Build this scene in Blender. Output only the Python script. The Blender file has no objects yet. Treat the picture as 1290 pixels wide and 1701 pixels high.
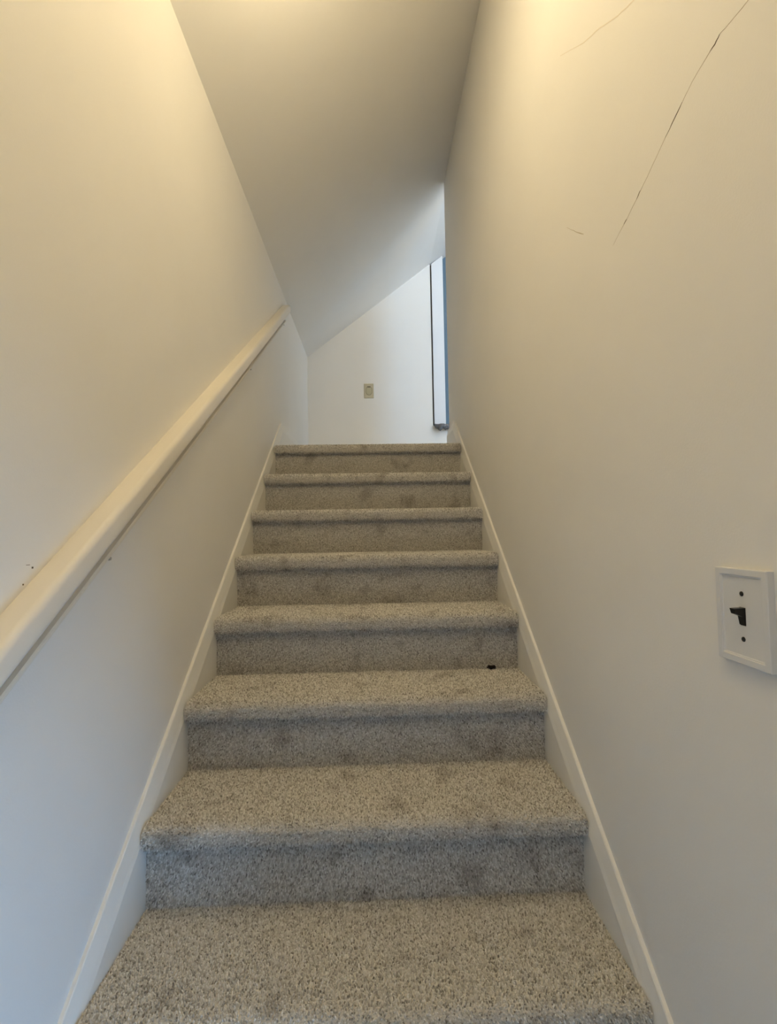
import bpy, bmesh, math, random
import numpy as np
from mathutils import Matrix, Vector

random.seed(7)
RNG = np.random.default_rng(11)
sc = bpy.context.scene
COL = sc.collection

# ------------------------------------------------------------------ camera
W_PX, F_PX = 1290.0, 786.8
pit, yaw, rol = math.radians(2.337), math.radians(1.7315), math.radians(-0.9632)
cam_d = bpy.data.cameras.new('camera')
cam = bpy.data.objects.new('camera', cam_d)
COL.objects.link(cam)
cam_d.sensor_fit = 'HORIZONTAL'
cam_d.sensor_width = 36.0
cam_d.lens = F_PX / W_PX * 36.0
cam_d.clip_start = 0.02


def cam_dir(v):
    x, y2, z2 = v
    y = math.cos(pit) * y2 - math.sin(pit) * z2
    z = math.sin(pit) * y2 + math.cos(pit) * z2
    return Vector((math.cos(yaw) * x + math.sin(yaw) * y, -math.sin(yaw) * x + math.cos(yaw) * y, z))


cr, sr = math.cos(rol), math.sin(rol)
R_, U_, F_ = cam_dir((cr, 0, sr)), cam_dir((-sr, 0, cr)), cam_dir((0, 1, 0))
m = Matrix.Identity(4)
for i in range(3):
    m[i][0], m[i][1], m[i][2] = R_[i], U_[i], -F_[i]
m[0][3], m[1][3], m[2][3] = 0.0273, -0.8639, 1.4399
cam.matrix_world = m
sc.camera = cam

# ------------------------------------------------------------------ sky, exposure
world = bpy.data.worlds.new('sky')
sc.world = world
world.use_nodes = True
bg = world.node_tree.nodes['Background']
bg.inputs['Color'].default_value = (0.33, 0.60, 1.0, 1)
bg.inputs['Strength'].default_value = 19.0
sc.view_settings.view_transform = 'Standard'
sc.view_settings.look = 'None'
sc.view_settings.gamma = 1.0
sc.view_settings.use_curve_mapping = False
sc.view_settings.exposure = 0.10
LAMP_SPOTS = ((0.0, 0.27, 3.03), (0.0, -0.40, 3.03), (0.0, -1.07, 3.03))  # first is the stair lamp; the other two are added to spread its light
LAMP_COL = (1.0, 0.81, 0.49)
LAMP_EMIT = 18.5
FILL_LAMP_POS = (1.45, 1.48, 4.07)  # added lamp, out of view, that brightens the landing and end wall
FILL_LAMP_COL = (1.0, 0.89, 0.66)
FILL_LAMP_EMIT = 108.0


def portal(name, loc, direction, sx, sy):
    d = bpy.data.lights.new(name, 'AREA')
    d.shape = 'RECTANGLE'
    d.size, d.size_y = sx, sy
    d.cycles.is_portal = True
    o = bpy.data.objects.new(name, d)
    COL.objects.link(o)
    o.location = loc
    o.rotation_euler = Vector(direction).to_track_quat('-Z', 'Y').to_euler()


# ------------------------------------------------------------------ dimensions
RISE, RUN = 0.19, 0.24315
HW = 0.5069                       # half width of the carpeted steps
TB = 0.018                        # skirt board thickness
XL, XR = -HW - TB, HW + TB        # wall faces
WT = 0.11                         # thickness of the right-hand partition
YB = 3.163                        # face of the wall at the top of the stairs
YF = -2.3                         # face of the wall behind the foot of the stairs
YE = 2.185                        # free end of the right-hand partition
ZL = 1.918                        # landing level
C0, CS = 2.945, 0.765             # ceiling height at the left wall, slope
XFLAT, XROOM = 1.15, 3.10         # where the slope turns flat, far side of the room
YROOM = -0.40                     # window wall of the upper room


def zc(x):
    return C0 + CS * (min(x, XFLAT) - XL)


def nose_y(k):
    return (k - 3) * RUN


# ------------------------------------------------------------------ materials
def new_mat(name):
    mt = bpy.data.materials.new(name)
    mt.use_nodes = True
    nt = mt.node_tree
    return mt, nt, nt.nodes['Principled BSDF']


def noise(nt, scale, detail=3.0, rough=0.55, coord='Object'):
    tc = nt.nodes.new('ShaderNodeTexCoord')
    n = nt.nodes.new('ShaderNodeTexNoise')
    n.inputs['Scale'].default_value = scale
    n.inputs['Detail'].default_value = detail
    n.inputs['Roughness'].default_value = rough
    nt.links.new(tc.outputs[coord], n.inputs['Vector'])
    return n


def ramp(nt, src, stops):
    r = nt.nodes.new('ShaderNodeValToRGB')
    els = r.color_ramp.elements
    while len(els) < len(stops):
        els.new(0.5)
    for e, (p, c) in zip(els, stops):
        e.position = p
        e.color = (*c, 1)
    nt.links.new(src, r.inputs['Fac'])
    return r


def paint(name, col, rough, bump=0.05, scale=260.0, vary=0.03):
    mt, nt, b = new_mat(name)
    n1 = noise(nt, 2.2, 4.0)
    lo = tuple(c * (1 - vary) for c in col)
    hi = tuple(min(1, c * (1 + vary)) for c in col)
    r = ramp(nt, n1.outputs['Fac'], [(0.35, lo), (0.65, hi)])
    nt.links.new(r.outputs['Color'], b.inputs['Base Color'])
    n2 = noise(nt, scale, 2.0)
    bp = nt.nodes.new('ShaderNodeBump')
    bp.inputs['Strength'].default_value = bump
    bp.inputs['Distance'].default_value = 0.002
    nt.links.new(n2.outputs['Fac'], bp.inputs['Height'])
    nt.links.new(bp.outputs['Normal'], b.inputs['Normal'])
    b.inputs['Roughness'].default_value = rough
    b.inputs['Specular IOR Level'].default_value = 0.35
    return mt


def plain(name, col, rough=0.5, metal=0.0):
    return paint(name, col, rough, 0.02, 400.0, 0.02) if metal == 0 else metal_mat(name, col, rough)


def metal_mat(name, col, rough):
    mt, nt, b = new_mat(name)
    n = noise(nt, 300, 2)
    r = ramp(nt, n.outputs['Fac'], [(0.3, tuple(c * .9 for c in col)), (0.7, col)])
    nt.links.new(r.outputs['Color'], b.inputs['Base Color'])
    b.inputs['Metallic'].default_value = 1.0
    b.inputs['Roughness'].default_value = rough
    return mt


def carpet_mat(name, tuft):
    mt, nt, b = new_mat(name)
    big = noise(nt, 11.0, 2.0, 0.55)
    info = nt.nodes.new('ShaderNodeObjectInfo')
    shift = nt.nodes.new('ShaderNodeVectorMath')
    shift.operation = 'MULTIPLY_ADD'
    shift.inputs[1].default_value = (1.7, 1.7, 1.7)
    tc = nt.nodes.new('ShaderNodeTexCoord')
    nt.links.new(info.outputs['Location'], shift.inputs[0])
    nt.links.new(tc.outputs['Object'], shift.inputs[2])
    nt.links.new(shift.outputs[0], big.inputs['Vector'])
    dirt = ramp(nt, big.outputs['Fac'], [(0.28, (0.72, 0.705, 0.69)), (0.43, (1.0, 1.0, 1.0))])
    if tuft:
        at = nt.nodes.new('ShaderNodeAttribute')
        at.attribute_name = 'yarn'
        fac = at.outputs['Fac']
    else:
        fac = noise(nt, 230.0, 2.0, 0.7).outputs['Fac']
    yarn = ramp(nt, fac, [(0.0, (0.26, 0.24, 0.21)), (0.35, (0.58, 0.55, 0.50)),
                          (0.7, (0.83, 0.80, 0.755)), (1.0, (0.97, 0.95, 0.92))])
    mx = nt.nodes.new('ShaderNodeMix')
    mx.data_type = 'RGBA'
    mx.blend_type = 'MULTIPLY'
    mx.inputs['Factor'].default_value = 1.0
    nt.links.new(yarn.outputs['Color'], mx.inputs['A'])
    nt.links.new(dirt.outputs['Color'], mx.inputs['B'])
    nt.links.new(mx.outputs['Result'], b.inputs['Base Color'])
    b.inputs['Roughness'].default_value = 1.0
    b.inputs['Specular IOR Level'].default_value = 0.1
    b.inputs['Sheen Weight'].default_value = 0.15
    return mt


def glass_mat(name):
    mt, nt, b = new_mat(name)
    nt.nodes.remove(b)
    out = nt.nodes['Material Output']
    tr = nt.nodes.new('ShaderNodeBsdfTransparent')
    tr.inputs['Color'].default_value = (0.93, 0.96, 0.97, 1)
    gl = nt.nodes.new('ShaderNodeBsdfGlossy')
    gl.inputs['Roughness'].default_value = 0.02
    fr = nt.nodes.new('ShaderNodeFresnel')
    fr.inputs['IOR'].default_value = 1.45
    mx = nt.nodes.new('ShaderNodeMixShader')
    nt.links.new(fr.outputs[0], mx.inputs[0])
    nt.links.new(tr.outputs[0], mx.inputs[1])
    nt.links.new(gl.outputs[0], mx.inputs[2])
    nt.links.new(mx.outputs[0], out.inputs['Surface'])
    return mt


M = {
    'wall': paint('wall_paint', (0.87, 0.85, 0.81), 0.62, 0.10, 240.0, 0.012),
    'ceil': paint('ceiling_paint', (0.86, 0.84, 0.80), 0.75, 0.12, 200.0, 0.012),
    'trim': paint('trim_paint', (0.87, 0.85, 0.80), 0.42, 0.04, 90.0, 0.015),
    'white': paint('white_casing_paint', (0.80, 0.82, 0.85), 0.45, 0.02, 90.0, 0.01),
    'rail': paint('handrail_paint', (0.84, 0.79, 0.70), 0.36, 0.06, 60.0, 0.02),
    'plate': paint('switch_plate_paint', (0.74, 0.74, 0.74), 0.4, 0.02, 300.0, 0.01),
    'black': paint('black_plastic', (0.012, 0.012, 0.012), 0.3, 0.0, 300.0, 0.05),
    'almond': paint('almond_plastic', (0.55, 0.50, 0.36), 0.4, 0.0, 300.0, 0.01),
    'almond2': paint('almond_plastic_face', (0.50, 0.46, 0.31), 0.35, 0.0, 300.0, 0.01),
    'slot': paint('dark_slot', (0.10, 0.08, 0.04), 0.6, 0.0, 300.0, 0.05),
    'crack': paint('plaster_crack', (0.16, 0.12, 0.07), 0.9, 0.0, 300.0, 0.2),
    'crack_f': paint('filled_crack', (0.80, 0.74, 0.65), 0.9, 0.0, 300.0, 0.05),
    'slate': paint('slate_blue_paint', (0.10, 0.17, 0.24), 0.5, 0.03, 100.0, 0.05),
    'gap': paint('gap_shade', (0.10, 0.08, 0.06), 0.9, 0.05, 100.0, 0.2),  # near-black colour stands in for shade inside the gap by the casing
    'wood': paint('hall_floor_board', (0.30, 0.20, 0.12), 0.4, 0.05, 30.0, 0.2),
    'steel': metal_mat('steel', (0.55, 0.54, 0.52), 0.35),
    'carpet': carpet_mat('carpet_backing', False),
    'pile': carpet_mat('carpet_yarn', True),
    'lint': paint('dark_lint', (0.02, 0.014, 0.01), 0.9, 0.1, 300.0, 0.3),
    'scrap': paint('scrap_yarn', (0.20, 0.20, 0.21), 1.0, 0.3, 300.0, 0.35),
    'dent': paint('hairline_crack', (0.56, 0.49, 0.39), 0.9, 0.0, 300.0, 0.05),
    'glass': glass_mat('window_glass'),
}


def lamp_mat(name, col, strength):
    mt, nt, b = new_mat(name)
    b.inputs['Base Color'].default_value = (0.9, 0.88, 0.82, 1)
    b.inputs['Emission Color'].default_value = (*col, 1)
    b.inputs['Emission Strength'].default_value = strength
    return mt


M['lamp'] = lamp_mat('lamp_glass', LAMP_COL, LAMP_EMIT)
M['fill_lamp'] = lamp_mat('fill_lamp_glass', FILL_LAMP_COL, FILL_LAMP_EMIT)


# ------------------------------------------------------------------ mesh helpers
def tag(o, label=None, cat=None, group=None, kind=None):
    for k_, v_ in (('label', label), ('category', cat), ('group', group), ('kind', kind)):
        if v_:
            o[k_] = v_
    return o


def link(name, me, mat, parent=None):
    o = bpy.data.objects.new(name, me)
    if mat is not None and not me.materials:
        me.materials.append(mat)
    COL.objects.link(o)
    if parent is not None:
        o.parent = parent
        o.matrix_parent_inverse = parent.matrix_world.inverted()
    return o


def finish(bm, name, mat, parent=None, smooth=False, bevel=0.0, seg=2):
    if bevel > 0:
        bmesh.ops.bevel(bm, geom=[e for e in bm.edges if len(e.link_faces) == 2 and e.calc_face_angle(0) > 0.5],
                        offset=bevel, segments=seg, profile=0.5, affect='EDGES')
    bmesh.ops.recalc_face_normals(bm, faces=bm.faces)
    me = bpy.data.meshes.new(name)
    bm.to_mesh(me)
    bm.free()
    if smooth:
        me.polygons.foreach_set('use_smooth', [True] * len(me.polygons))
    return link(name, me, mat, parent)


def box(bm, x0, x1, y0, y1, z0, z1):
    v = [bm.verts.new((x, y, z)) for x in (x0, x1) for y in (y0, y1) for z in (z0, z1)]
    for f in ((0, 1, 3, 2), (4, 6, 7, 5), (0, 4, 5, 1), (2, 3, 7, 6), (0, 2, 6, 4), (1, 5, 7, 3)):
        bm.faces.new([v[i] for i in f])


def prism(bm, poly, axis, a, b):
    """Extrude a polygon (2D points) along axis (0 x, 1 y, 2 z) from a to b."""
    def p3(p, t):
        q = [p[0], p[1]]
        q.insert(axis, t)
        return q
    A = [bm.verts.new(p3(p, a)) for p in poly]
    B = [bm.verts.new(p3(p, b)) for p in poly]
    n = len(poly)
    bm.faces.new(A)
    bm.faces.new(B[::-1])
    for i in range(n):
        bm.faces.new((A[i], B[i], B[(i + 1) % n], A[(i + 1) % n]))


def cyl(bm, c, axis, r, h, n=20, r2=None):
    r2 = r if r2 is None else r2
    ax = Vector(axis).normalized()
    u = ax.orthogonal().normalized()
    w = ax.cross(u)
    c = Vector(c)
    A = [bm.verts.new(c + u * r * math.cos(2 * math.pi * i / n) + w * r * math.sin(2 * math.pi * i / n)) for i in range(n)]
    B = [bm.verts.new(c + ax * h + u * r2 * math.cos(2 * math.pi * i / n) + w * r2 * math.sin(2 * math.pi * i / n)) for i in range(n)]
    bm.faces.new(A[::-1])
    bm.faces.new(B)
    for i in range(n):
        bm.faces.new((A[i], A[(i + 1) % n], B[(i + 1) % n], B[i]))


def lathe(bm, prof, c, axis, n=28):
    """Revolve (radius, height) points about axis through c."""
    ax = Vector(axis).normalized()
    u = ax.orthogonal().normalized()
    w = ax.cross(u)
    c = Vector(c)
    rings = []
    for r, h in prof:
        if r < 1e-6:
            rings.append([bm.verts.new(c + ax * h)])
        else:
            rings.append([bm.verts.new(c + ax * h + u * r * math.cos(2 * math.pi * i / n) + w * r * math.sin(2 * math.pi * i / n)) for i in range(n)])
    for a, b in zip(rings[:-1], rings[1:]):
        for i in range(n):
            j = (i + 1) % n
            if len(a) == 1:
                bm.faces.new((a[0], b[i], b[j]))
            elif len(b) == 1:
                bm.faces.new((a[i], b[0], a[j]))
            else:
                bm.faces.new((a[i], b[i], b[j], a[j]))


def empty(name, loc, label, cat, group=None, kind=None):
    o = bpy.data.objects.new(name, None)
    o.empty_display_size = 0.1
    o.location = loc
    COL.objects.link(o)
    bpy.context.view_layer.update()
    return tag(o, label, cat, group, kind)


def struct(o, label, cat):
    return tag(o, label, cat, None, 'structure')


# ------------------------------------------------------------------ the shell
TH = 0.12
# left wall, running past the stairs to the landing
bm = bmesh.new()
box(bm, XL - TH, XL, YF - TH, YB + TH, -0.1, zc(XL))
wall_left = struct(finish(bm, 'wall_left', M['wall']), 'off-white painted wall that carries the handrail', 'wall')

# right-hand partition with the glazed street door near the stair foot
DY0, DY1, DZ1 = -1.26, -0.38, 2.05
bm = bmesh.new()
top_r = zc(XR) + 0.005
for y0, y1, z0, z1 in ((YF - TH, DY0, -0.1, top_r), (DY1, YE, -0.1, top_r), (DY0, DY1, DZ1, top_r), (DY0, DY1, -0.1, 0.0)):
    prism(bm, [(XR, z0), (XR + WT, z0), (XR + WT, z1 + (CS * WT if z1 == top_r else 0)), (XR, z1)], 1, y0, y1)
box(bm, XR, XR + WT, YE, YB, -0.1, ZL - .12)
wall_right = struct(finish(bm, 'wall_right', M['wall']), 'off-white cracked plaster wall with the light switch', 'wall')

# wall at the top, with the unfinished opening at its right
OX0, OX1, OZ0 = 0.545, 1.20, 2.347
bm = bmesh.new()
for pts in ([(XL - .02, -.1), (OX0, -.1), (OX0, zc(OX0)), (XL - .02, zc(XL - .02))],
            [(OX0, ZL - .3), (OX1, ZL - .3), (OX1, OZ0), (OX0, OZ0)],
            [(OX1, ZL - .3), (XROOM + TH, ZL - .3), (XROOM + TH, zc(9)), (OX1, zc(9))]):
    prism(bm, pts, 1, YB, YB + TH)
wall_back = struct(finish(bm, 'wall_back', M['wall']), 'white end wall at the top of the stairs', 'wall')

# wall behind the foot of the stairs, walls of the upper room
bm = bmesh.new()
SX0, SX1, SLZ0, SLZ1 = 0.30, 0.44, 0.20, 0.80
prism(bm, [(XL - TH, SLZ1), (XR + WT, SLZ1), (XR + WT, zc(XR + WT)), (XL - TH, zc(XL - TH))], 1, YF - TH, YF)
for x0, x1, z0, z1 in ((XL - TH, SX0, -.1, SLZ1), (SX1, XR + WT, -.1, SLZ1), (SX0, SX1, -.1, SLZ0)):
    box(bm, x0, x1, YF - TH, YF, z0, z1)
struct(finish(bm, 'wall_front', M['wall']), 'off-white wall behind the foot of the stairs', 'wall')
WX0, WX1, WZ0, WZ1 = 1.62, 2.50, 2.72, 3.95
bm = bmesh.new()
for x0, x1, z0, z1 in ((XR + WT, WX0, ZL - .3, 4.4), (WX1, XROOM + TH, ZL - .3, 4.4), (WX0, WX1, ZL - .3, WZ0), (WX0, WX1, WZ1, 4.4)):
    box(bm, x0, x1, YROOM - TH, YROOM, z0, z1)
struct(finish(bm, 'wall_room_window', M['wall']), 'white wall of the upper room around its window', 'wall')
bm = bmesh.new()
VY0, VY1, VZ0, VZ1 = 0.60, 1.10, 3.05, 3.70
for y0, y1, z0, z1 in ((YROOM - TH, VY0, ZL - .3, 4.4), (VY1, YB + TH, ZL - .3, 4.4), (VY0, VY1, ZL - .3, VZ0), (VY0, VY1, VZ1, 4.4)):
    box(bm, XROOM, XROOM + TH, y0, y1, z0, z1)
struct(finish(bm, 'wall_room_side', M['wall']), 'white side wall of the upper room', 'wall')

# ceiling: roof slope above the stairs, flat over the upper room
bm = bmesh.new()
XC = XR + 0.022                    # crease; beyond it the pitch is eased so the ceiling shades darker
prism(bm, [(XL - TH, zc(XL - TH) + 0.0), (XC, zc(XC)), (XC, zc(XC) + .15), (XL - TH, zc(XL - TH) + .15)], 1, YF - TH, YB + TH)
prism(bm, [(XC, zc(XC)), (XFLAT, zc(XFLAT) - .055), (XFLAT, zc(9) + .15), (XC, zc(XC) + .15)], 1, YF - TH, YB + TH)  # shallower strip, tilted for its darker shading
prism(bm, [(XFLAT, zc(9)), (XROOM + TH, zc(9)), (XROOM + TH, zc(9) + .15), (XFLAT, zc(9) + .15)], 1, YF - TH, YB + TH)
struct(finish(bm, 'ceiling', M['ceil']), 'sloping cream ceiling under the roof above the stairs', 'ceiling')

# floors
bm = bmesh.new()
box(bm, XL - TH, XR + WT, YF - TH, YB + TH, -0.1, 0.0)
struct(finish(bm, 'floor', M['wood']), 'brown board floor at the foot of the stairs', 'floor')
bm = bmesh.new()
box(bm, XL, XR, nose_y(10) + 0.30, YB, ZL - .12, ZL)
box(bm, XR, XROOM, YE, YB, ZL - .12, ZL)
box(bm, XR + WT, XROOM, YROOM, YE, ZL - .12, ZL)
landing = struct(finish(bm, 'floor_landing', M['carpet']), 'greige carpeted landing floor at the top of the stairs', 'floor')

# window of the upper room
w1 = empty('window_1', ((WX0 + WX1) / 2, YROOM - .06, WZ0), 'white framed window lighting the upper room', 'window', None, 'structure')
bm = bmesh.new()
for a in ((WX0, WX0 + .045, WZ0, WZ1), (WX1 - .045, WX1, WZ0, WZ1), (WX0 + .045, WX1 - .045, WZ0, WZ0 + .045),
          (WX0 + .045, WX1 - .045, WZ1 - .045, WZ1)):
    box(bm, a[0], a[1], YROOM - .09, YROOM - .03, a[2], a[3])
finish(bm, 'window_frame', M['white'], w1, bevel=.003)
bm = bmesh.new()
box(bm, WX0 + .045, WX1 - .045, YROOM - .062, YROOM - .058, WZ0 + .045, WZ1 - .045)
finish(bm, 'pane', M['glass'], w1)
portal('window_daylight', ((WX0 + WX1) / 2, YROOM - .13, (WZ0 + WZ1) / 2), (0, 1, 0), WX1 - WX0, WZ1 - WZ0)

w2 = empty('added_window_side', (XROOM + .06, (VY0 + VY1) / 2, VZ0), 'white framed side window added out of view for more daylight upstairs', 'window', None, 'structure')  # added unseen opening, extra daylight for the end wall
bm = bmesh.new()
for a in ((VY0, VY0 + .04, VZ0, VZ1), (VY1 - .04, VY1, VZ0, VZ1), (VY0 + .04, VY1 - .04, VZ0, VZ0 + .04), (VY0 + .04, VY1 - .04, VZ1 - .04, VZ1)):
    box(bm, XROOM + .03, XROOM + .09, a[0], a[1], a[2], a[3])
finish(bm, 'window_frame', M['white'], w2, bevel=.003)
bm = bmesh.new()
box(bm, XROOM + .058, XROOM + .062, VY0 + .04, VY1 - .04, VZ0 + .04, VZ1 - .04)
finish(bm, 'pane', M['glass'], w2)
portal('added_side_daylight', (XROOM + TH + .01, (VY0 + VY1) / 2, (VZ0 + VZ1) / 2), (-1, 0, 0), VY1 - VY0, VZ1 - VZ0)

w3 = empty('added_window_low', ((SX0 + SX1) / 2, YF - .06, SLZ0), 'narrow low window added behind the stair foot to throw daylight on the risers', 'window', None, 'structure')  # added unseen opening, blue fill for the lower risers
bm = bmesh.new()
for a in ((SX0, SX0 + .03, SLZ0, SLZ1), (SX1 - .03, SX1, SLZ0, SLZ1), (SX0 + .03, SX1 - .03, SLZ0, SLZ0 + .03), (SX0 + .03, SX1 - .03, SLZ1 - .03, SLZ1)):
    box(bm, a[0], a[1], YF - .09, YF - .03, a[2], a[3])
finish(bm, 'window_frame', M['white'], w3, bevel=.003)
bm = bmesh.new()
box(bm, SX0 + .03, SX1 - .03, YF - .062, YF - .058, SLZ0 + .03, SLZ1 - .03)
finish(bm, 'pane', M['glass'], w3)
portal('added_low_daylight', ((SX0 + SX1) / 2, YF - TH - .01, (SLZ0 + SLZ1) / 2), (0, 1, 0), SX1 - SX0, SLZ1 - SLZ0)

# glazed street door beside the foot of the stairs
d1 = empty('door_1', (XR + .06, (DY0 + DY1) / 2, 0), 'white street door with a tall glass light', 'door', None, 'structure')
bm = bmesh.new()
gx0, gx1 = XR + .035, XR + .08
GY0, GY1, GZ0, GZ1 = DY1 - .28, DY1 - .09, 0.16, 0.98
for a in ((DY0, GY0, 0, DZ1), (GY1, DY1, 0, DZ1), (GY0, GY1, 0, GZ0), (GY0, GY1, GZ1, DZ1)):
    box(bm, gx0, gx1, a[0], a[1], a[2], a[3])
finish(bm, 'door_leaf', M['white'], d1)
bm = bmesh.new()
box(bm, XR + .055, XR + .06, GY0, GY1, GZ0, GZ1)
finish(bm, 'pane', M['glass'], d1)
bm = bmesh.new()
cyl(bm, (gx0, DY0 + .07, 1.0), (-1, 0, 0), .011, .045)
lathe(bm, [(0, .075), (.018, .073), (.026, .06), (.022, .048), (.011, .044)], (gx0, DY0 + .07, 1.0), (-1, 0, 0))
finish(bm, 'door_knob', M['steel'], d1, smooth=True)
portal('door_daylight', (XR + WT + .01, (GY0 + GY1) / 2, (GZ0 + GZ1) / 2), (-1, 0, 0), GY1 - GY0, GZ1 - GZ0)

# ------------------------------------------------------------------ skirt boards beside the steps and on the landing
SK_A, SK_B = 0.618, 0.757          # top line of the skirt on the wall: z = A + B*y
ZSK = 2.098                        # level part on the landing
Y_AP = (ZSK - SK_A) / SK_B         # where the slope turns level


def skirt(name, side, y_end, label):
    xw = XL if side < 0 else XR
    s = -side                      # towards the stairs
    # profile across the board: (distance out of wall, drop below the top line)
    prof = [(0.0, 0.0), (0.0065, 0.0), (0.0085, 0.002), (0.0092, 0.006), (0.0145, 0.034), (TB, 0.048), (TB, 0.36), (0, 0.36)]
    y0 = -0.62
    stations = []                  # (y, z of top line, direction of drop)
    cosb = 1 / math.hypot(1, SK_B)
    stations.append((y0, SK_A + SK_B * y0, 1 / cosb))
    stations.append((Y_AP, ZSK, 1.12))
    stations.append((y_end, ZSK, 1.0))
    bm = bmesh.new()
    rows = []
    for (y, z, k) in stations:
        row = []
        for (o, d) in prof:
            row.append(bm.verts.new((xw + s * o, y, max(z - d * k, 0.0 if y < 0 else -9))))
        rows.append(row)
    n = len(prof)
    for a, b in zip(rows[:-1], rows[1:]):
        for i in range(n):
            bm.faces.new((a[i], a[(i + 1) % n], b[(i + 1) % n], b[i]))
    bm.faces.new(rows[0])
    bm.faces.new(rows[-1][::-1])
    return struct(finish(bm, name, M['trim']), label, 'skirting')


skirt('baseboard_left', -1, YB, 'cream moulded skirt board climbing the wall below the handrail')
skirt('baseboard_right', 1, YE, 'cream moulded skirt board climbing the wall below the light switch')
bm = bmesh.new()
box(bm, XL + TB, 0.9, YB - .014, YB, ZL, ZL + .12)
struct(finish(bm, 'baseboard_back', M['trim'], bevel=.003), 'white baseboard along the end wall of the landing', 'baseboard')

# ------------------------------------------------------------------ the carpeted staircase
stairs = empty('staircase', (0, nose_y(1), 0), 'straight flight of stairs covered in greige speckled carpet', 'staircase')
OV, NH, RN = 0.027, 0.046, 0.017   # nose overhang, nose depth, nose radius


def step_profile():
    """(y, z) outline of one carpeted step from riser foot over the nose to the tread's back; y=0 is the nose front, z=0 the tread top."""
    pts = [(OV, -RISE - 0.002), (OV, -NH - 0.012)]
    for a in range(0, 4):
        t = a / 3 * math.pi / 2
        pts.append((OV - 0.010 * (1 - math.cos(t)), -NH - 0.012 + 0.012 * math.sin(t)))
    pts.append((0.012, -NH + 0.001))
    for a in range(0, 5):
        t = a / 4 * math.pi / 2
        pts.append((0.012 - 0.012 * math.sin(t), -NH + 0.013 - 0.012 * math.cos(t)))
    for a in range(0, 7):
        t = a / 6 * math.pi / 2
        pts.append((RN + 0.004 - (RN + 0.004) * math.cos(t), -RN + RN * math.sin(t)))
    pts.append((RUN + OV + 0.004, 0.0))
    out = [pts[0]]
    for p in pts[1:]:
        if math.dist(p, out[-1]) > 1e-4:
            out.append(p)
    return out


PROF = step_profile()


def resample(prof, step):
    P = np.array(prof)
    seg = np.hypot(*np.diff(P, axis=0).T)
    s = np.concatenate([[0], np.cumsum(seg)])
    t = np.arange(step / 2, s[-1], step)
    y, z = np.interp(t, s, P[:, 0]), np.interp(t, s, P[:, 1])
    i = np.clip(np.searchsorted(s, t) - 1, 0, len(seg) - 1)
    d = np.diff(P, axis=0) / seg[:, None]
    # smoothed tangents so the pile fans over the nose
    tan = d[i]
    k = np.ones(3) / 3
    tan = np.stack([np.convolve(np.pad(tan[:, j], 1, 'edge'), k, 'valid') for j in (0, 1)], 1)
    tan /= np.linalg.norm(tan, axis=1)[:, None]
    nrm = np.stack([-tan[:, 1], tan[:, 0]], 1)
    return y, z, nrm, s[-1]


def pile_mesh(name, prof, x0, x1, pitch, seed, length=0.0052, flip=False, droop=0.0):
    rng = np.random.default_rng(seed)
    ys, zs, nr, _ = resample(prof, pitch)
    nx = int((x1 - x0) / pitch)
    xs = x0 + (np.arange(nx) + 0.5) * (x1 - x0) / nx
    Y = np.repeat(ys, nx)
    Z = np.repeat(zs, nx)
    N = np.repeat(nr, nx, axis=0)
    if flip:
        N = -N
    X = np.tile(xs, len(ys)) + np.repeat((np.arange(len(ys)) % 2) * pitch * .5, nx)
    X = np.clip(X + rng.normal(0, pitch * .22, X.shape), x0 + .001, x1 - .001)
    T = np.stack([N[:, 1], -N[:, 0]], 1)
    j = rng.normal(0, pitch * .20, X.shape)
    Y = Y + T[:, 0] * j
    Z = Z + T[:, 1] * j
    n = len(X)
    base = np.stack([X, Y, Z], 1)
    n3 = np.stack([np.zeros(n), N[:, 0], N[:, 1]], 1)
    t3 = np.stack([np.zeros(n), T[:, 0], T[:, 1]], 1)
    x3 = np.tile(np.array([1.0, 0, 0]), (n, 1))
    h = length * rng.uniform(.72, 1.12, n)[:, None]
    lean = (x3 * rng.normal(0, .34, n)[:, None] + t3 * rng.normal(-droop, .34, n)[:, None]) * length
    r0 = pitch * rng.uniform(.40, .52, n)[:, None]
    r1 = pitch * rng.uniform(.38, .55, n)[:, None]
    a0 = rng.uniform(0, 2 * math.pi, n)
    V = np.empty((n, 7, 3))
    for k in range(3):
        a = a0 + k * 2 * math.pi / 3
        c, s = np.cos(a)[:, None], np.sin(a)[:, None]
        V[:, k] = base - n3 * .002 + (x3 * c + t3 * s) * r0
        V[:, 3 + k] = base + n3 * h * .72 + lean * .7 + (x3 * c + t3 * s) * r1
    V[:, 6] = base + n3 * h + lean
    # keep the yarn clear of the boards at either side
    V[:, :, 0] = np.clip(V[:, :, 0], x0, x1)
    F = []
    for k in range(3):
        q = (k + 1) % 3
        F += [(k, q, 3 + q), (k, 3 + q, 3 + k), (3 + k, 3 + q, 6)]
    F = np.array(F)
    idx = (np.arange(n)[:, None, None] * 7 + F[None]).reshape(-1)
    nt = n * len(F)
    me = bpy.data.meshes.new(name)
    me.vertices.add(n * 7)
    me.vertices.foreach_set('co', V.reshape(-1).astype(np.float32))
    me.loops.add(nt * 3)
    me.loops.foreach_set('vertex_index', idx.astype(np.int32))
    me.polygons.add(nt)
    me.polygons.foreach_set('loop_start', np.arange(0, nt * 3, 3, dtype=np.int32))
    me.polygons.foreach_set('loop_total', np.full(nt, 3, dtype=np.int32))
    me.update()
    at = me.attributes.new('yarn', 'FLOAT', 'POINT')
    yarn = np.clip(rng.beta(1.9, 1.7, n), 0, 1)
    at.data.foreach_set('value', np.repeat(yarn, 7).astype(np.float32))
    me.materials.append(M['pile'])
    me.validate()
    return me


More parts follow.
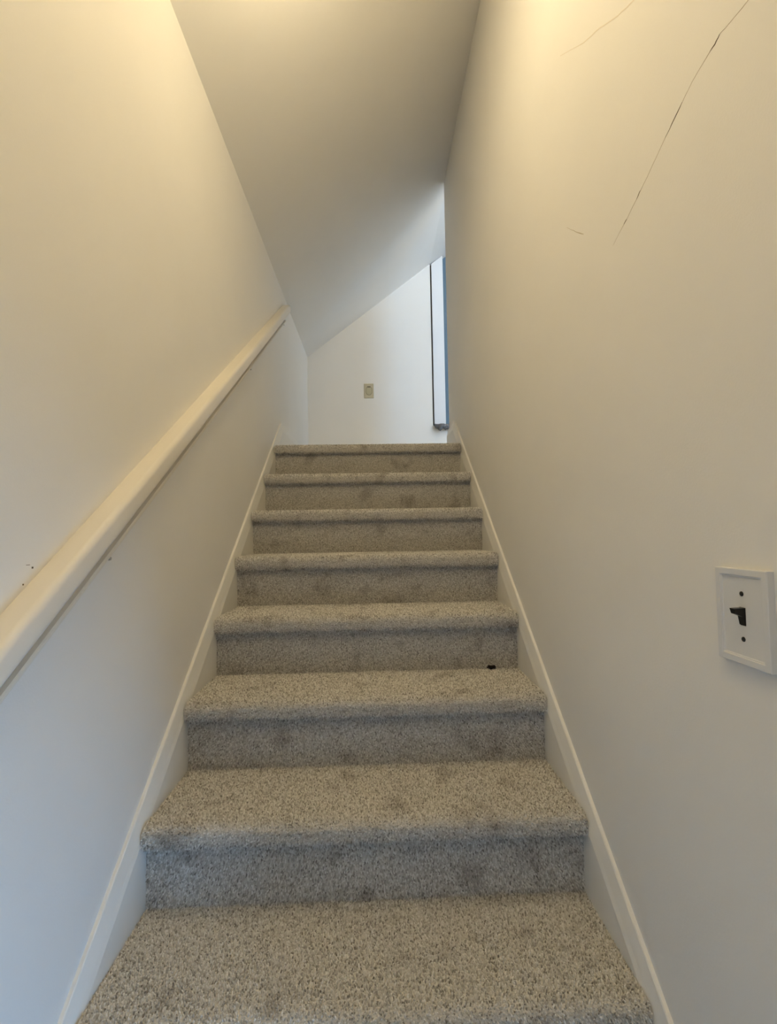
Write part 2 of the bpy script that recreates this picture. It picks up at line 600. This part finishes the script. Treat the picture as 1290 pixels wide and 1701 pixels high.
# tread (with its nose) and riser are separate pieces of carpet
iN = next(i for i, p in enumerate(PROF) if p[1] > -NH - 0.0125 and p[0] < OV - 0.0001)
P_RISE = PROF[:iN + 1]
P_TREAD = PROF[iN:]
tread_poly = P_TREAD + [(P_TREAD[-1][0], -0.03), (OV + 0.03, -0.03), (OV, -NH - 0.010)]
riser_poly = P_RISE + [(OV + 0.028, P_RISE[-1][1]), (OV + 0.028, -RISE - 0.002)]


def poly_mesh(name, poly):
    bm = bmesh.new()
    prism(bm, poly, 0, -HW, HW)
    bmesh.ops.recalc_face_normals(bm, faces=bm.faces)
    me = bpy.data.meshes.new(name)
    bm.to_mesh(me)
    bm.free()
    me.materials.append(M['carpet'])
    return me


ME_T, ME_R = poly_mesh('tread', tread_poly), poly_mesh('riser', riser_poly)
PITCH = 0.0041
PT = [pile_mesh('tread_pile', P_TREAD, -HW, HW, PITCH, 20 + i) for i in range(3)]
PR = [pile_mesh('riser_pile', P_RISE, -HW, HW, PITCH, 40 + i, droop=0.55) for i in range(3)]
for k in range(1, 11):
    off = Vector((0, nose_y(k), RISE * k + 0.016))
    tr = link('tread', ME_T, None, stairs)
    tr.location = off
    p = link('carpet_pile', PT[k % 3], None, tr)
    p.matrix_parent_inverse = Matrix.Identity(4)
    tag(p, kind='stuff')
    rs = link('riser', ME_R, None, stairs)
    rs.location = off
    p = link('carpet_pile', PR[k % 3], None, rs)
    p.matrix_parent_inverse = Matrix.Identity(4)
    tag(p, kind='stuff')

# dark speck of lint at the foot of a riser
bm = bmesh.new()
bmesh.ops.create_icosphere(bm, subdivisions=3, radius=1.0)
for v in bm.verts:
    n_ = 1 + .35 * math.sin(5 * v.co.x + 2) * math.sin(6 * v.co.z) + .2 * math.sin(9 * v.co.y + 3 * v.co.x)
    v.co = Vector((v.co.x * .0145 * n_, v.co.y * .007 * n_, v.co.z * .0055 * n_))
lint = finish(bm, 'lint_clump', M['lint'], smooth=True)
lint.location = (0.414, nose_y(6) + OV - .013, RISE * 5 + .0265)
lint.rotation_euler = (0, .1, .15)
tag(lint, 'small dark clump of lint lying on a carpeted tread', 'lint')

# ------------------------------------------------------------------ handrail on the left wall
RA, RB = 1.4295, 0.697             # top line of the rail on the wall: z = RA + RB*y
RY0, RY1 = -1.05, 2.075
th = math.atan(RB)
rail_root = empty('handrail', (XL, RY0, RA + RB * RY0), 'cream painted wooden handrail fixed along the wall', 'handrail')


def along(y, n, h):
    """Point at run position y, n out of the wall, h square to the rail (up)."""
    return (XL + n, y - h * math.sin(th), RA + RB * y + h * math.cos(th))


def extrude_rail(bm, prof, y0, y1, cuts=1, end_round=0.0):
    rows = []
    ss = [y0 + (y1 - y0) * i / cuts for i in range(cuts + 1)]
    for y in ss:
        rows.append([bm.verts.new(along(y, n, h)) for n, h in prof])
    k = len(prof)
    for a, b in zip(rows[:-1], rows[1:]):
        for i in range(k):
            bm.faces.new((a[i], a[(i + 1) % k], b[(i + 1) % k], b[i]))
    bm.faces.new(rows[0])
    bm.faces.new(rows[-1][::-1])
    return rows


def arc(cn, ch, r, a0, a1, n):
    return [(cn + r * math.cos(math.radians(a0 + (a1 - a0) * i / n)), ch + r * math.sin(math.radians(a0 + (a1 - a0) * i / n))) for i in range(n + 1)]


prof = [(0.0, -0.002)] + arc(.034, -.013, .013, 85, 0, 6) + arc(.037, -.036, .010, 0, -90, 6) + [(0.0, -.046)]
bm = bmesh.new()
rows = extrude_rail(bm, prof, RY0, RY1 - .012, 24)
# eased upper end
endrow = [bm.verts.new(Vector(along(RY1, n, h)).lerp(Vector(along(RY1, .016, -.023)), .22)) for n, h in prof]
last = rows[-1]
cap = [f for f in bm.faces if len(f.verts) == len(prof) and all(v in last for v in f.verts)]
bmesh.ops.delete(bm, geom=cap, context='FACES_ONLY')
for i in range(len(prof)):
    j = (i + 1) % len(prof)
    bm.faces.new((last[i], last[j], endrow[j], endrow[i]))
bm.faces.new(endrow[::-1])
rail = finish(bm, 'rail', M['rail'], rail_root)
me = rail.data
me.polygons.foreach_set('use_smooth', [len(p.vertices) == 4 for p in me.polygons])
me.set_sharp_from_angle(angle=math.radians(50))
bm = bmesh.new()
extrude_rail(bm, [(0.0, -.046), (.003, -.046), (.003, -.088), (.011, -.089), (.0135, -.092), (.0135, -.096), (.011, -.099), (0, -.101)], RY0, RY1 - .02)
finish(bm, 'backing_strip', M['rail'], rail_root)
for y in (0.075, 1.21, 2.02):
    bm = bmesh.new()
    c = Vector(along(y, .0, -.108))
    cyl(bm, c, (1, 0, 0), .0042, .006, 12, .0034)
    finish(bm, 'screw', M['steel'], rail_root)
# nail scars above the rail and a dent in the wall
for (y, z, l, w) in ((-.0800, 1.391, .0035, .0030), (-.090, 1.396, .008, .0008), (-.100, 1.366, .0025, .0025)):
    bm = bmesh.new()
    box(bm, XL - .001, XL + .0004, y - l / 2, y + l / 2, z - w / 2, z + w / 2)
    finish(bm, 'nail_scar', M['crack'], wall_left)


# ------------------------------------------------------------------ cracks in the right wall
def crack(pts, widths, mat, name='plaster_crack'):
    bm = bmesh.new()
    x_out = XR - (.0005 if name == 'plaster_crack' else .0003)
    A, B = [], []
    for i, (y, z) in enumerate(pts):
        a = Vector(pts[max(i - 1, 0)])
        b = Vector(pts[min(i + 1, len(pts) - 1)])
        t = (b - a).normalized()
        n = Vector((-t.y, t.x)) * widths[i] / 2
        A.append(bm.verts.new((x_out, y + n.x, z + n.y)))
        B.append(bm.verts.new((x_out, y - n.x, z - n.y)))
    for i in range(len(pts) - 1):
        bm.faces.new((A[i], A[i + 1], B[i + 1], B[i]))
    r = bmesh.ops.extrude_face_region(bm, geom=list(bm.faces))
    for v in [g for g in r['geom'] if isinstance(g, bmesh.types.BMVert)]:
        v.co.x = XR + .002
    finish(bm, name, mat, wall_right)


def dense(pts, per):
    out = []
    rnd = random.Random(3)
    for a, b in zip(pts[:-1], pts[1:]):
        for i in range(per):
            t = i / per
            out.append((a[0] + (b[0] - a[0]) * t + rnd.uniform(-.0006, .0006), a[1] + (b[1] - a[1]) * t + rnd.uniform(-.0006, .0006)))
    out.append(pts[-1])
    return out


c1 = [(-.2962, 2.125), (-.2892, 2.1234), (-.2538, 2.1294), (-.238, 2.1328), (-.2283, 2.129), (-.2185, 2.1277), (-.1789, 2.1213),
      (-.1555, 2.1116), (-.14, 2.104), (-.1223, 2.0964), (-.0871, 2.0811), (-.0406, 2.0593), (-.0306, 2.0565), (-.0202, 2.0504),
      (.01, 2.0387), (.0258, 2.0337), (.0692, 2.0171)]
cw = [.0009, .0009, .0010, .0006, .0009, .0014, .0005, .0008, .0016, .0014, .0009, .0004, .0008, .0013, .0004, .0009, .0002]
pd = dense(c1, 3)
wd = list(np.interp(np.linspace(0, len(c1) - 1, len(pd)), range(len(c1)), cw))
crack(pd, [w * .75 for w in wd], M['dent'], 'hairline_crack')
for a, b in ((9, 16), (21, 29), (35, 40), (43, 46)):
    seg = pd[a:b]
    n_ = len(seg) - 1
    crack([(y, z) for y, z in seg], [.0002 + .0013 * math.sin(math.pi * (i + .3) / (n_ + .6)) for i in range(n_ + 1)], M['crack'])
c2 = [(-.0375, 2.4188), (.0189, 2.4526), (.0928, 2.5084), (.1654, 2.5541), (.2949, 2.6577)]
pd = dense(c2, 4)
crack(pd, [.0022] * 13 + [.0012] * (len(pd) - 13), M['crack_f'], 'filled_crack')
pd = dense([(.2891, 2.1997), (.24, 2.157), (.1982, 2.124)], 4)
crack(pd, [.0004, .0006, .0008, .001, .0012, .0015, .002, .002, .001][:len(pd)], M['dent'], 'hairline_crack')

# ------------------------------------------------------------------ light switch on the right wall
SY0, SY1, SZ0, SZ1 = -.284, -.194, 1.2545, 1.3815
cyy, czz = (SY0 + SY1) / 2, (SZ0 + SZ1) / 2
sw = empty('light_switch', (XR, cyy, SZ0), 'light grey stepped switch plate with a black toggle', 'light switch')
bm = bmesh.new()


def ring_rows(bm, rects, yc, zc_, x_of):
    rows = []
    for (hy, hz, d) in rects:
        rows.append([bm.verts.new((x_of(d), yc + sy * hy, zc_ + sz * hz)) for sy, sz in ((-1, -1), (1, -1), (1, 1), (-1, 1))])
    for a, b in zip(rows[:-1], rows[1:]):
        for i in range(4):
            bm.faces.new((a[i], a[(i + 1) % 4], b[(i + 1) % 4], b[i]))
    return rows


hy, hz = (SY1 - SY0) / 2, (SZ1 - SZ0) / 2
rows = ring_rows(bm, [(hy, hz, 0), (hy, hz, .0088), (hy - .0008, hz - .0008, .0096), (hy - .0085, hz - .0085, .0096), (hy - .0092, hz - .0092, .0084),
                      (hy - .0108, hz - .0108, .0082), (hy - .0116, hz - .0116, .0072), (.0055, .0122, .0072), (.0055, .0122, .0)], cyy, czz, lambda d: XR - d)
bm.faces.new(rows[0])
finish(bm, 'cover_plate', M['plate'], sw)
bm = bmesh.new()
box(bm, XR - .0062, XR - .0003, cyy - .0054, cyy + .0054, czz - .0121, czz + .0121)
finish(bm, 'slot', M['black'], sw)
bm = bmesh.new()
prism(bm, [(XR - .004, czz - .0115), (XR - .0085, czz - .0108), (XR - .0105, czz + .0005), (XR - .0195, czz + .0042), (XR - .0215, czz + .0112), (XR - .0085, czz + .0116), (XR - .004, czz + .0116)],
      1, cyy - .0044, cyy + .0044)
# polygon was given as (x, z): prism along y inserts y in the middle
finish(bm, 'toggle', M['black'], sw, bevel=.0006)
for dz in (-.0302, .0302):
    bm = bmesh.new()
    lathe(bm, [(0, .0016), (.0022, .0014), (.0033, .0006), (.0034, 0.0)], (XR - .0072, cyy, czz + dz), (-1, 0, 0), 16)
    finish(bm, 'screw', M['black'], sw, smooth=True)

# ------------------------------------------------------------------ outlet on the end wall
ox, oz = -.0017, 2.6476
ow = empty('wall_outlet', (ox, YB, oz - .06), 'small almond plastic outlet plate on the end wall', 'outlet')
bm = bmesh.new()
hx, hz = .041, .063
rows = []
for (a, b, d) in ((hx, hz, 0), (hx, hz, .003), (hx - .003, hz - .003, .006)):
    rows.append([bm.verts.new((ox + sx * a, YB - d, oz + sz * b)) for sx, sz in ((-1, -1), (1, -1), (1, 1), (-1, 1))])
for a, b in zip(rows[:-1], rows[1:]):
    for i in range(4):
        bm.faces.new((a[i], a[(i + 1) % 4], b[(i + 1) % 4], b[i]))
bm.faces.new(rows[-1])
bm.faces.new(rows[0][::-1])
finish(bm, 'cover_plate', M['almond'], ow)


def oval(bm, a, b, d0, d1, cz=0.0, n=28, p=2.6):
    pts = []
    for i in range(n):
        t = 2 * math.pi * i / n
        c, s = math.cos(t), math.sin(t)
        pts.append((ox + a * math.copysign(abs(c) ** (2 / p), c), oz + cz + b * math.copysign(abs(s) ** (2 / p), s)))
    prism(bm, pts, 1, YB - d1, YB - d0)


bm = bmesh.new()
oval(bm, .026, .038, .0058, .0068)
finish(bm, 'socket_rim', M['slot'], ow)
bm = bmesh.new()
oval(bm, .024, .036, .0062, .0085)
face = finish(bm, 'socket_face', M['almond2'], ow)
bm = bmesh.new()
box(bm, ox - .014, ox + .014, YB - .0090, YB - .0070, oz + .029, oz + .037)
finish(bm, 'slot', M['slot'], ow)

# ------------------------------------------------------------------ unfinished opening at the top right
bm = bmesh.new()
BX0, BX1 = 0.558, 0.656
prism(bm, [(BX0, OZ0 + .002), (BX1, OZ0 + .002), (BX1, zc(BX1) - .012), (BX0, zc(BX0) - .012)], 1, YB - .006, YB + .018)
struct(finish(bm, 'trim_1', M['white'], bevel=.002), 'white upright casing board beside the opening', 'trim')
bm = bmesh.new()
prism(bm, [(OX0, OZ0), (OX0 + .095, OZ0), (OX0 + .095, zc(OX0 + .095)), (OX0, zc(OX0))], 1, YB + .03, YB + TH)
struct(finish(bm, 'gap_shade_strip', M['gap']), 'dark strip standing in for the shade in the gap beside the casing board', 'trim')
bm = bmesh.new()
prism(bm, [(BX1 - .022, OZ0), (OX1, OZ0), (OX1, zc(OX1)), (BX1 - .022, zc(BX1 - .022))], 1, YB + .06, YB + .10)
dr = finish(bm, 'door_2', M['slate'])
struct(dr, 'slate blue door set back behind the white casing', 'door')

# ragged carpet edge hanging out under the casing board
bm = bmesh.new()
nu, nv = 40, 14
x0, x1 = .548, .70
grid = []
for i in range(nu + 1):
    u = i / nu
    x = x0 + (x1 - x0) * u
    drop = .006 + .042 * (math.sin(math.pi * min(1, u * 1.45)) ** 0.8 if u < .62 else .84) + .008 * math.sin(23 * u) * (u > .12)
    drop *= min(1, u / .10)
    outd = .014 + .022 * math.sin(math.pi * min(1, u * 1.2)) + .005 * math.sin(17 * u + 1)
    row = []
    for j in range(nv + 1):
        a = 2 * math.pi * j / (nv + 1)
        row.append(bm.verts.new((x + .003 * math.sin(7 * a + 9 * u), YB - .006 - outd + outd * math.cos(a),
                                 OZ0 - .002 - drop / 2 + drop / 2 * math.sin(a) + .002 * math.sin(5 * a + 31 * u))))
    grid.append(row)
for a, b in zip(grid[:-1], grid[1:]):
    for j in range(nv + 1):
        q = (j + 1) % (nv + 1)
        bm.faces.new((a[j], b[j], b[q], a[q]))
bm.faces.new(grid[0])
bm.faces.new(grid[-1][::-1])
bmesh.ops.recalc_face_normals(bm, faces=bm.faces)
scrap = finish(bm, 'carpet_scrap', M['scrap'], smooth=True)
tag(scrap, 'ragged grey carpet edge hanging out below the white casing board', 'carpet')
# loose yarn on the scrap
me = scrap.data
rng = np.random.default_rng(5)
bm = bmesh.new()
for p in me.polygons:
    for _ in range(2):
        w = rng.dirichlet(np.ones(len(p.vertices)))
        c = sum((me.vertices[vi].co * float(wi) for vi, wi in zip(p.vertices, w)), Vector())
        n = p.normal
        if len(p.vertices) > 4:
            continue
        d = (n + Vector(rng.normal(0, .4, 3))).normalized()
        o1 = d.orthogonal().normalized() * .0016
        o2 = d.cross(o1)
        b = [bm.verts.new(c - n * .001 + o1 * math.cos(t) + o2 * math.sin(t)) for t in (0, 2.094, 4.189)]
        tip = bm.verts.new(c + d * float(rng.uniform(.003, .008)))
        for i in range(3):
            bm.faces.new((b[i], b[(i + 1) % 3], tip))
tag(finish(bm, 'carpet_pile', M['scrap'], scrap), kind='stuff')

# ------------------------------------------------------------------ stair lamp and added fill lamps
def ceiling_lamp(pos, mat, label):
    lx, ly, lz = pos
    zt = zc(lx)
    lamp = empty('ceiling_lamp', (lx, ly, zt), label, 'lamp')
    bm = bmesh.new()
    drop = zt - lz - .085
    lathe(bm, [(0, -.03), (.055, -.03), (.055, .022), (.02, .032), (.012, .034), (.012, drop - .02), (.035, drop - .012), (.035, drop + .02), (0, drop + .02)],
          (lx, ly, zt), (0, 0, -1), 24)
    finish(bm, 'mount', M['steel'], lamp)
    bm = bmesh.new()
    bmesh.ops.create_uvsphere(bm, u_segments=16, v_segments=10, radius=.095)
    for v in bm.verts:
        v.co = Vector((v.co.x + lx, v.co.y + ly, v.co.z + lz))
    finish(bm, 'glass_globe', mat, lamp, smooth=True)


for spot, where in zip(LAMP_SPOTS, ('above the upper steps', 'above the lowest steps, added to spread the light', 'above the floor at the stair foot, added to spread the light')):
    ceiling_lamp(spot, M['lamp'], 'warm glass globe lamp hanging ' + where)
ceiling_lamp(FILL_LAMP_POS, M['fill_lamp'], 'glass globe lamp added out of view in the upper room to brighten the landing')
